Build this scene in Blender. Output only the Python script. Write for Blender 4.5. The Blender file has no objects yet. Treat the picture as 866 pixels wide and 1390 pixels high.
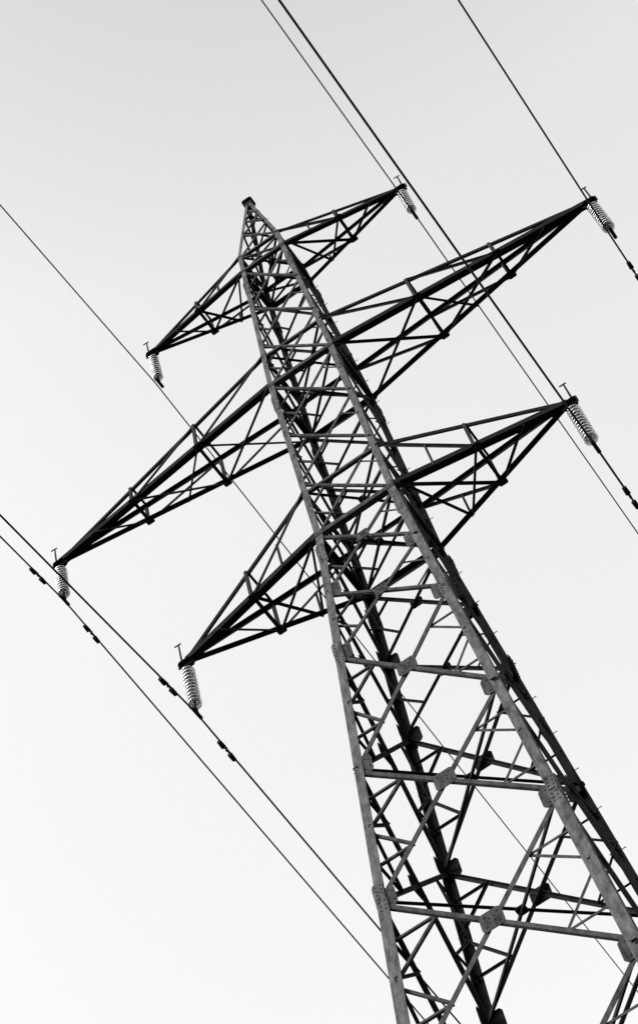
import bpy, bmesh, math, random
from mathutils import Vector, Matrix
random.seed(4)
scene=bpy.context.scene
coll=scene.collection
F_PX=3000.0
GZ=50.47           # height of the middle crossarm above the ground
CAM=(6.42,-24.45,-48.87+GZ)
R=[[0.82096, 0.54653, -0.16533], [-0.55354, 0.69077, -0.46522], [-0.14005, 0.47344, 0.86962]]

# ---------- materials ----------
def mat(name,base,rough,noise=0.3,scale=4.0,bump=0.0,spec=.25):
    m=bpy.data.materials.new(name); m.use_nodes=True
    nt=m.node_tree; b=nt.nodes['Principled BSDF']
    tc=nt.nodes.new('ShaderNodeTexCoord'); n=nt.nodes.new('ShaderNodeTexNoise')
    mp=nt.nodes.new('ShaderNodeMapping'); mp.inputs['Scale'].default_value=(1,1,.35)
    n.inputs['Scale'].default_value=scale; n.inputs['Detail'].default_value=10; n.inputs['Roughness'].default_value=.7
    nt.links.new(tc.outputs['Object'],mp.inputs['Vector']); nt.links.new(mp.outputs['Vector'],n.inputs['Vector'])
    cr=nt.nodes.new('ShaderNodeValToRGB')
    lo=base*(1-noise); hi=base*(1+noise)
    cr.color_ramp.elements[0].position=.3; cr.color_ramp.elements[0].color=(lo,lo,lo,1)
    cr.color_ramp.elements[1].position=.7; cr.color_ramp.elements[1].color=(hi,hi,hi,1)
    nt.links.new(n.outputs['Fac'],cr.inputs['Fac']); nt.links.new(cr.outputs['Color'],b.inputs['Base Color'])
    b.inputs['Roughness'].default_value=rough; b.inputs['Specular IOR Level'].default_value=spec
    if bump:
        bp=nt.nodes.new('ShaderNodeBump'); bp.inputs['Strength'].default_value=bump
        nt.links.new(n.outputs['Fac'],bp.inputs['Height']); nt.links.new(bp.outputs['Normal'],b.inputs['Normal'])
    return m
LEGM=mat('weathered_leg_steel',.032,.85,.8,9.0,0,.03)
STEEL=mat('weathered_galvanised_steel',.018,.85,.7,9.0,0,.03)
STEELM=mat('shaded_galvanised_steel',.009,.85,.5,7.0,0,.03)  # darker copy of the steel, shade of far and inner bracing in its colour
STEELD=mat('dark_shaded_steel',.005,.9,.4,7.0,0,.02)  # darkest copy, shade of far legs and arm undersides painted in; also small fittings
CONC=mat('foundation_concrete',.35,.9,.25,6,.2)
WIREM=mat('aged_aluminium_cable',.012,.8,.2,10,0,.05)
GRASS=mat('grey_grass',.06,1,.4,.6,.5)
CAP=mat('insulator_cap_iron',.02,.7,.3,20,0,.1)
GLASS=bpy.data.materials.new('toughened_glass'); GLASS.use_nodes=True
b=GLASS.node_tree.nodes['Principled BSDF']
b.inputs['Base Color'].default_value=(.42,.42,.42,1); b.inputs['Roughness'].default_value=.15
b.inputs['Transmission Weight'].default_value=.85; b.inputs['IOR'].default_value=1.35

# ---------- helpers ----------
def new_obj(name,bm,m,parent=None):
    me=bpy.data.meshes.new(name); bm.normal_update(); bm.to_mesh(me); bm.free()
    me.materials.append(m)
    o=bpy.data.objects.new(name,me); coll.objects.link(o)
    if parent: o.parent=parent
    return o
def empty(name,loc,parent=None):
    o=bpy.data.objects.new(name,None); coll.objects.link(o); o.location=loc
    if parent: o.parent=parent
    return o
def angle(bm,p1,p2,s,t,u,v,s2=None,c=False):
    """steel angle section from p1 to p2, flanges along u and v"""
    p1=Vector(p1);p2=Vector(p2); a=(p2-p1).normalized(); s2=s2 or s
    u=Vector(u); u=(u-a*u.dot(a)).normalized()
    v=Vector(v); v=v-a*v.dot(a); v=(v-u*v.dot(u)).normalized()
    cs=[(0,0),(s,0),(s,t),(t,t),(t,s2),(0,s2)]
    off=-s*0.5 if c else 0
    rings=[]
    for p in (p1,p2): rings.append([bm.verts.new(p+u*(q[0]+off)+v*q[1]) for q in cs])
    n=6
    for i in range(n): bm.faces.new((rings[0][i],rings[0][(i+1)%n],rings[1][(i+1)%n],rings[1][i]))
    bm.faces.new(rings[0][::-1]); bm.faces.new(rings[1])
def plate(bm,c,u,v,w,h,t,cut=.3):
    c=Vector(c);u=Vector(u).normalized();v=Vector(v);v=(v-u*v.dot(u)).normalized();n=u.cross(v)
    k=cut
    sh=[(-1,-1+k),(-1+k,-1),(1-k,-1),(1,-1+k),(1,1-k),(1-k,1),(-1+k,1),(-1,1-k)]
    A=[bm.verts.new(c+u*(a*w/2)+v*(b_*h/2)-n*t/2) for a,b_ in sh]
    B=[bm.verts.new(c+u*(a*w/2)+v*(b_*h/2)+n*t/2) for a,b_ in sh]
    for i in range(8): bm.faces.new((A[i],A[(i+1)%8],B[(i+1)%8],B[i]))
    bm.faces.new(A[::-1]); bm.faces.new(B)
def cyl(bm,p1,p2,r1,r2=None,n=8):
    p1=Vector(p1);p2=Vector(p2);r2=r1 if r2 is None else r2
    a=(p2-p1).normalized(); u=a.orthogonal().normalized(); v=a.cross(u)
    R_=[[bm.verts.new(p+(u*math.cos(2*math.pi*i/n)+v*math.sin(2*math.pi*i/n))*r) for i in range(n)] for p,r in ((p1,r1),(p2,r2))]
    for i in range(n): bm.faces.new((R_[0][i],R_[0][(i+1)%n],R_[1][(i+1)%n],R_[1][i]))
    bm.faces.new(R_[0][::-1]); bm.faces.new(R_[1])
def lathe(bm,c,prof,n=20):
    c=Vector(c); rings=[]
    for r_,z_ in prof:
        rings.append([bm.verts.new(c+Vector((r_*math.cos(2*math.pi*i/n),r_*math.sin(2*math.pi*i/n),z_))) for i in range(n)])
    for a,b_ in zip(rings[:-1],rings[1:]):
        for i in range(n):
            f=bm.faces.new((a[i],a[(i+1)%n],b_[(i+1)%n],b_[i])); f.smooth=True
    return rings

# ---------- pylon geometry ----------
DZ=-.34
Z1,Z2,Z3=7.43+DZ+GZ,DZ+GZ,-7.56+DZ+GZ
H1,H2,H3=1.05,1.75,1.95
ZAP=12.72+GZ
def hw(z):
    if z<Z3: return 1.029+.061*(Z3-z)
    if z<Z2: return 1.029+(.965-1.029)*(z-Z3)/(Z2-Z3)
    if z<Z1+H1: return .965+(.718-.965)*(z-Z2)/(Z1-Z2)
    w1=.965+(.718-.965)*(Z1+H1-Z2)/(Z1-Z2)
    return w1+(0.07-w1)*(z-Z1-H1)/(ZAP-Z1-H1)
SG={'A':(-1,-1),'B':(-1,1),'C':(1,-1),'D':(1,1)}
def cor(k,z,inset=0):
    w=hw(z)-inset; s=SG[k]; return Vector((s[0]*w,s[1]*w,z))
tower=empty('electricity_pylon',(0,0,0))
tower['label']='tall dark steel lattice electricity pylon with six pointed crossarms'
tower['category']='pylon'
def bolts(bm,c,u,v,n,pts,r=.016,h=.018):
    c=Vector(c);u=Vector(u).normalized();v=Vector(v).normalized();n=Vector(n)
    for a,b_ in pts:
        p=c+u*a+v*b_; cyl(bm,p,p+n*h,r,r*.9,6)
for k in 'ABCD':
    s=SG[k]; bm=bmesh.new()
    zs=[0.25,Z3-12.6,Z3,Z2,Z1+H1,ZAP]; sz=[.22,.185,.155,.13,.09]
    for a,b_,q in zip(zs[:-1],zs[1:],sz):
        angle(bm,cor(k,a),cor(k,b_),q,.022,(-s[0],0,0),(0,-s[1],0))
    for zz in (Z3-12.6,Z3-4.9,Z3-.9,Z2-1.0,Z1-1.2,Z3-22):
        p=cor(k,zz); q=.2 if zz<Z3 else .15
        pt=[(a*.05,b_) for a in (-1,1) for b_ in (-.3,-.2,-.1,.1,.2,.3)]
        c1=p+Vector((-s[0]*q*.5,s[1]*.012,0)); c2=p+Vector((s[0]*.012,-s[1]*q*.5,0))
        plate(bm,c1,(1,0,0),(0,0,1),q*.95,.75,.02,.1); bolts(bm,c1+Vector((0,s[1]*.01,0)),(1,0,0),(0,0,1),(0,s[1],0),pt)
        plate(bm,c2,(0,1,0),(0,0,1),q*.95,.75,.02,.1); bolts(bm,c2+Vector((s[0]*.01,0,0)),(0,1,0),(0,0,1),(s[0],0,0),pt)
    new_obj('leg',bm,LEGM if k in 'AC' else STEELD,tower)  # far legs get the steel with shade in its colour
low=[Z3,Z3-2.47,Z3-4.91,Z3-8.82,Z3-12.64,Z3-16.9,Z3-21.5,Z3-26.5,Z3-32,.4]
up=[Z1+H1,Z1,Z1-2.48,Z1-4.95,Z2,Z2-2.6,Z2-5.1,Z3]
faces=[('A','C',(0,1,0)),('B','D',(0,-1,0)),('A','B',(1,0,0)),('C','D',(-1,0,0))]
for (a,b_,inn) in faces:
    inn=Vector(inn); bm=bmesh.new(); gus=[]
    ax=(cor(b_,Z2)-cor(a,Z2)).normalized()
    def br(p1,p2,s_,layer,t=.012):
        angle(bm,p1+inn*layer,p2+inn*layer,s_,t,(p2-p1).cross(inn),inn,c=True)
    peak=[ZAP-.55,ZAP-1.5,ZAP-2.7,Z1+H1]
    for lst in (peak,up,low):
        for i in range(len(lst)-1):
            zt,zb=lst[i],lst[i+1]; h=zt-zb
            big=h>3.5
            s_=.065 if lst is peak else (.075 if lst is up else (.1 if big else .085))
            if h<1.5 and lst is up: s_=.065
            at,bt,ab,bb=cor(a,zt),cor(b_,zt),cor(a,zb),cor(b_,zb)
            br(at,bb,s_*.8,.03); br(bt,ab,s_,.06)
            wt,wb=(bt-at).length,(bb-ab).length
            f=wt/(wt+wb); X=at.lerp(bb,f)
            if lst is low:
                g=.42 if big else .3
                gm=bmesh.new(); plate(gm,X+inn*.015,ax,(0,0,1),g,g,.014)
                bolts(gm,X+inn*.008,ax,(0,0,1),-inn,[(q1*g*.28,q2*g*.28) for q1 in (-1,-.4,.4,1) for q2 in (-1,-.4,.4,1) if abs(q1)==abs(q2)]); gus.append(gm)
                if zb>1:
                    for kk,sd in ((a,1),(b_,-1)):
                        p=cor(kk,zb); gm=bmesh.new(); plate(gm,p+inn*.03+ax*sd*.2,ax,(0,0,1),.34,.5,.014,.3)
                        bolts(gm,p+inn*.023+ax*sd*.24,ax,(0,0,1),-inn,[(0,-.16),(0,.16),(.07,-.1),(.07,.1)]); gus.append(gm)
            if big:
                for kk,e in ((a,(at,ab)),(b_,(bt,bb))):
                    Lm=e[0].lerp(e[1],f)
                    for end in e:
                        Mx=end.lerp(X,.5); Le=end.lerp(Lm,.5)
                        br(Le,Mx,.05,.09,.008); br(Lm,Mx,.055,.1,.008)
            elif lst is low or (lst is up and h>2):
                for e in ((at,ab),(bt,bb)):
                    Lm=e[0].lerp(e[1],f)
                    for end in e: br(Lm,end.lerp(X,.5),.045,.09,.008)
    for zz,s_ in ((Z1,.12),(Z2,.14),(Z3,.14),(Z1+H1,.09),(Z2+H2,.09),(Z3+H3,.09)):
        br(cor(a,zz),cor(b_,zz),s_,-.02 if zz in (Z1,Z2,Z3) else .02)
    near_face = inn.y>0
    fb=new_obj('lattice_bracing',bm,STEEL if near_face else STEELM,tower)  # bracing away from the near face has its shade in the base colour
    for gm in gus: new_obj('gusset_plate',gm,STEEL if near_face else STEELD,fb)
for zz in (Z1,Z1+H1,Z2,Z2+H2,Z3,Z3+H3,low[3],low[4],low[5],low[6]):
    bm=bmesh.new()
    angle(bm,cor('A',zz)+Vector((0,0,.05)),cor('D',zz)+Vector((0,0,.05)),.07,.01,(1,-1,0),(0,0,1),c=True)
    angle(bm,cor('B',zz)+Vector((0,0,.02)),cor('C',zz)+Vector((0,0,.02)),.07,.01,(1,1,0),(0,0,-1),c=True)
    plate(bm,(0,0,zz+.035),(1,0,0),(0,1,0),.2,.2,.035)
    new_obj('horizontal_bracing',bm,STEELM,tower)
bm=bmesh.new()
plate(bm,(0,0,ZAP-.12),(1,0,0),(0,0,1),.26,.5,.2,.2)
plate(bm,(0,0,ZAP+.06),(1,0,0),(0,1,0),.34,.34,.06,.25)
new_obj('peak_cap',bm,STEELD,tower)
for k in 'ABCD':
    bm=bmesh.new(); p=cor(k,.25); lathe(bm,(p.x,p.y,-.3),[(0.001,0),(.55,0),(.5,.5),(.46,.55),(.001,.56)],16)
    new_obj('concrete_footing',bm,CONC,tower)
bm=bmesh.new(); me=bpy.data.meshes.new('step_bolt')
cyl(bm,(0,0,0),(.085,0,0),.009,None,6); cyl(bm,(.078,0,0),(.088,0,0),.014,None,6); bm.to_mesh(me); bm.free(); me.materials.append(STEELD)
zz=6.0;i=0
while zz<Z1:
    o=bpy.data.objects.new('step_bolt',me); coll.objects.link(o); o.parent=tower
    p=cor('D',zz); o.location=p+(Vector((0,-.06,0)) if i%2 else Vector((-.06,0,0)))
    o.rotation_euler=(0,0,0 if i%2 else math.pi/2)
    zz+=.6 ; i+=1
def crossarm(sx,tip,zb,h,stations,cs):
    tip=Vector(tip)
    ka,kb=('A','B') if sx<0 else ('C','D')
    arm=bmesh.new()
    ends=[cor(ka,zb),cor(kb,zb),cor(ka,zb+h),cor(kb,zb+h)]
    te=[tip+Vector((0,-.05,0)),tip+Vector((0,.05,0)),tip+Vector((0,-.03,.12)),tip+Vector((0,.03,.12))]
    Pn=lambda j,t: ends[j].lerp(te[j],t)
    def b3(p1,p2,s_,t=.009):
        a=(p2-p1).normalized(); u=a.cross(Vector((0,0,1)))
        if u.length<.1: u=Vector((0,1,0))
        angle(arm,p1,p2,s_,t,u,a.cross(u),c=True)
    st=[0]+stations+[1]
    for i,t in enumerate(st[1:-1]):
        for j,k2 in ((0,2),(1,3)): b3(Pn(j,t),Pn(k2,t),.075)
        b3(Pn(0,t),Pn(1,t),.075); b3(Pn(2,t),Pn(3,t),.055)
        for j in (0,1): plate(arm,Pn(j,t)+Vector((0,0,-.02)),(1,0,0),(0,1,0),.22,.15,.012,.3)
    for i in range(len(st)-1):
        t0,t1=st[i],st[i+1]
        if t1<1:
            b3(Pn(2,t0),Pn(0,t1),.065); b3(Pn(3,t0),Pn(1,t1),.065)
            if len(stations)==1:
                b3(Pn(0,t0),Pn(1,t1),.065)
                b3(Pn(0,t1),Pn(1,t0+(t1-t0)*.5),.06)
                b3(Pn(0,.03),Pn(1,t0+(t1-t0)*.5),.055)
                for j in (0,1): b3(Pn(j,t1*.5),Pn(j+2,0).lerp(Pn(j,t1),.5),.05)
            elif i==0:
                b3(Pn(0,t0),Pn(1,t1),.065); b3(Pn(1,t0),Pn(0,t1),.055)
            else:
                b3(Pn(1,t0),Pn(0,t1),.06); b3(Pn(0,t0),Pn(1,(t0+t1)/2),.05)
        else:
            b3(Pn(1,t0),Pn(0,t0+(1-t0)*.5),.055)
    o=new_obj('crossarm',arm,STEELM,tower)
    for j in range(4):
        c_=bmesh.new(); s=cs if j<2 else cs*.62
        if j==1: s=cs*.8
        sy=-1 if j in (0,2) else 1
        angle(c_,ends[j],te[j],s,.016,(0,-sy,0),(0,0,1 if j<2 else -1))
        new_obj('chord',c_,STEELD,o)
    c_=bmesh.new()
    plate(c_,tip+Vector((0,0,.03)),(1,0,0),(0,0,1),.42,.3,.03,.3)
    plate(c_,tip+Vector((0,0,-.02)),(1,0,0),(0,1,0),.34,.26,.025,.3)
    cyl(c_,tip+Vector((0,0,-.2)),tip,.025)
    new_obj('tip_plate',c_,STEELD,o)
    c_=bmesh.new()
    q=tip+Vector((sx*.1,0,.1))
    cyl(c_,q,q+Vector((0,0,.75)),.025,.02); cyl(c_,q+Vector((-.1,-.02,.72)),q+Vector((.06,.02,.78)),.018)
    new_obj('bird_spike',c_,STEELD,o)
TIPS=[(-1,(-4.18,0,7.63+GZ),Z1,H1,1),(1,(4.15,0,7.22+GZ),Z1,H1,1),(-1,(-8.01,0,-.02+GZ),Z2,H2,2),(1,(8.01,0,.01+GZ),Z2,H2,2),(-1,(-5.13,0,-7.61+GZ),Z3,H3,3),(1,(5.07,0,-7.47+GZ),Z3,H3,3)]
LOW=[(-4.27,5.71),(4.16,5.36),(-8.02,-1.83),(7.93,-1.96),(-5.14,-9.6),(5.07,-9.51)]
for sx,t,zb,h,lv in TIPS:
    crossarm(sx,t,zb,h,[.33,.64] if lv==2 else [.47],.17 if lv>1 else .13)

def insulator(tip,zl,lv):
    tip=Vector(tip); L=tip.z-zl-.18
    root=empty('insulator_string',tip+Vector((0,0,-.18)))
    root['label']='hanging string of clear glass disc insulators below a crossarm tip'
    root['category']='insulator'; root['group']='glass insulator strings hanging from the pylon crossarms'
    n=11 if lv>1 else 10; top=.12; pitch=(L-.42)/n; rr=.165 if lv>1 else .145
    gl=bmesh.new(); cp=bmesh.new()
    for i in range(n):
        z0=-top-i*pitch
        lathe(gl,(0,0,z0),[(.04,-.01),(rr*.55,-.02),(rr*.9,-.05),(rr,-.075),(rr*.97,-.085),(rr*.8,-.07),(rr*.75,-.095),(rr*.7,-.07),(rr*.5,-.06),(rr*.45,-.09),(rr*.4,-.06),(.04,-.05)],28)
        lathe(cp,(0,0,z0),[(.001,.045),(.035,.04),(.042,0),(.042,-.02),(.03,-.04),(.012,-.055),(.012,-pitch+.04)],10)
    cyl(cp,(0,0,0),(0,0,-top),.015)
    new_obj('glass_disc',gl,GLASS,root); new_obj('metal_cap',cp,CAP,root)
    cl=bmesh.new()
    zc=-top-n*pitch
    cyl(cl,(0,0,zc+.03),(0,0,-L),.02)
    plate(cl,(0,0,-L+.1),(0,1,0),(0,0,1),.12,.24,.04,.3)
    cyl(cl,(0,-.17,-L-.01),(0,.17,-L-.01),.045)
    new_obj('suspension_clamp',cl,STEELD,root)
for (sx,t,zb,h,lv),lw in zip(TIPS,LOW): insulator(t,lw[1]+GZ,lv)

SM,SP,SPAN=-.143,-.087,320.
def wire_z(y,z0,sm,sp):
    s=sm if y<0 else sp; a=abs(y); return z0+s*a*(1-a/SPAN)
def power_line(x,z0,sm,sp,rad,damp):
    bm=bmesh.new()
    ys=[-SPAN+10*i for i in range(int(SPAN/10)-3)]+[-30+1.0*i for i in range(61)]+[40+10*i for i in range(int(SPAN/10)-3)]
    n=8; prev=None
    for y in ys:
        c=Vector((x,y,wire_z(y,z0,sm,sp)))
        ring=[bm.verts.new(c+Vector((rad*math.cos(2*math.pi*i/n),0,rad*math.sin(2*math.pi*i/n)))) for i in range(n)]
        if prev:
            for i in range(n): bm.faces.new((prev[i],prev[(i+1)%n],ring[(i+1)%n],ring[i])).smooth=True
        prev=ring
    o=new_obj('power_line',bm,WIREM)
    o['label']='thin dark overhead conductor cable running past the pylon' if not damp else 'thin dark overhead conductor cable with small vibration dampers'
    o['category']='cable'; o['group']='overhead conductors strung from the pylon'
    for y in damp:
        d=bmesh.new(); f=lambda yy:Vector((x,yy,wire_z(yy,z0,sm,sp)))
        c=f(y); a=(f(y+.3)-f(y-.3)).normalized(); dn=Vector((0,0,-.09))
        cyl(d,c+Vector((0,0,.03)),c+dn,.03)
        cyl(d,c+dn-a*.25,c+dn+a*.25,.01)
        for s in (-1,1): cyl(d,c+dn+a*s*.11,c+dn+a*s*.3,.06,.05,10)
        new_obj('vibration_damper',d,STEELD,o)
DAMP=[[],[],[-1.1,1.1],[1.1],[-1.1,1.1],[1.4]]
RAD=[.018,.018,.022,.022,.022,.024]
for (sx,t,zb,h,lv),lw,dm,rd in zip(TIPS,LOW,DAMP,RAD):
    power_line(lw[0],lw[1]+GZ-.01,SM,SP,rd,dm)

# ground
bm=bmesh.new(); n=64
c=bm.verts.new((0,0,0)); rg=[bm.verts.new((3000*math.cos(2*math.pi*i/n),3000*math.sin(2*math.pi*i/n),0)) for i in range(n)]
for i in range(n): bm.faces.new((c,rg[i],rg[(i+1)%n]))
g=new_obj('ground',bm,GRASS); g['kind']='structure'

# world: hazy grey sky, brighter towards the horizon
w=bpy.data.worlds.new('World'); scene.world=w; w.use_nodes=True; nt=w.node_tree
bg=nt.nodes['Background']; sky=nt.nodes.new('ShaderNodeTexSky'); sky.sky_type='NISHITA'; sky.sun_disc=False
EL,AZ=math.radians(28),math.radians(215)
sky.sun_elevation=EL; sky.sun_rotation=AZ; sky.air_density=1; sky.dust_density=4
bw=nt.nodes.new('ShaderNodeRGBToBW'); nt.links.new(sky.outputs[0],bw.inputs[0])
tc=nt.nodes.new('ShaderNodeTexCoord'); sx_=nt.nodes.new('ShaderNodeSeparateXYZ'); nt.links.new(tc.outputs['Generated'],sx_.inputs[0])
cr=nt.nodes.new('ShaderNodeValToRGB'); nt.links.new(sx_.outputs['Z'],cr.inputs['Fac'])
e=cr.color_ramp.elements
vals=[(.55,.84),(.72,.86),(.77,.87),(.87,.88),(.916,.84),(.962,.68),(1,.48)]
e[0].position=vals[0][0]; e[0].color=(vals[0][1],)*3+(1,)
e[1].position=vals[-1][0]; e[1].color=(vals[-1][1],)*3+(1,)
for p_,v_ in vals[1:-1]:
    q=e.new(p_); q.color=(v_,v_,v_,1)
m1=nt.nodes.new('ShaderNodeMath'); m1.operation='MULTIPLY'; m1.inputs[1].default_value=6.4
nt.links.new(bw.outputs[0],m1.inputs[0])
m2=nt.nodes.new('ShaderNodeMath'); m2.operation='MULTIPLY'
nt.links.new(m1.outputs[0],m2.inputs[0]); nt.links.new(cr.outputs['Color'],m2.inputs[1])
nt.links.new(m2.outputs[0],bg.inputs['Color']); bg.inputs['Strength'].default_value=.15
sl=bpy.data.lights.new('sun','SUN'); sl.energy=.6; sl.angle=math.radians(12); sl.color=(1,1,1)
so=bpy.data.objects.new('sun',sl); coll.objects.link(so)
dirv=Vector((math.sin(AZ)*math.cos(EL),math.cos(AZ)*math.cos(EL),math.sin(EL)))
so.rotation_euler=dirv.to_track_quat('Z','Y').to_euler()
cd=bpy.data.cameras.new('camera'); co=bpy.data.objects.new('camera',cd); coll.objects.link(co)
cd.sensor_fit='VERTICAL'; cd.sensor_height=36; cd.sensor_width=36; cd.lens=F_PX/1390*36; cd.shift_y=-45/1390; cd.clip_end=10000
co.matrix_world=Matrix([[R[0][i],-R[1][i],-R[2][i],CAM[i]] for i in range(3)]+[[0,0,0,1]])
scene.camera=co
scene.view_settings.view_transform='Standard'; scene.view_settings.look='None'; scene.view_settings.exposure=0
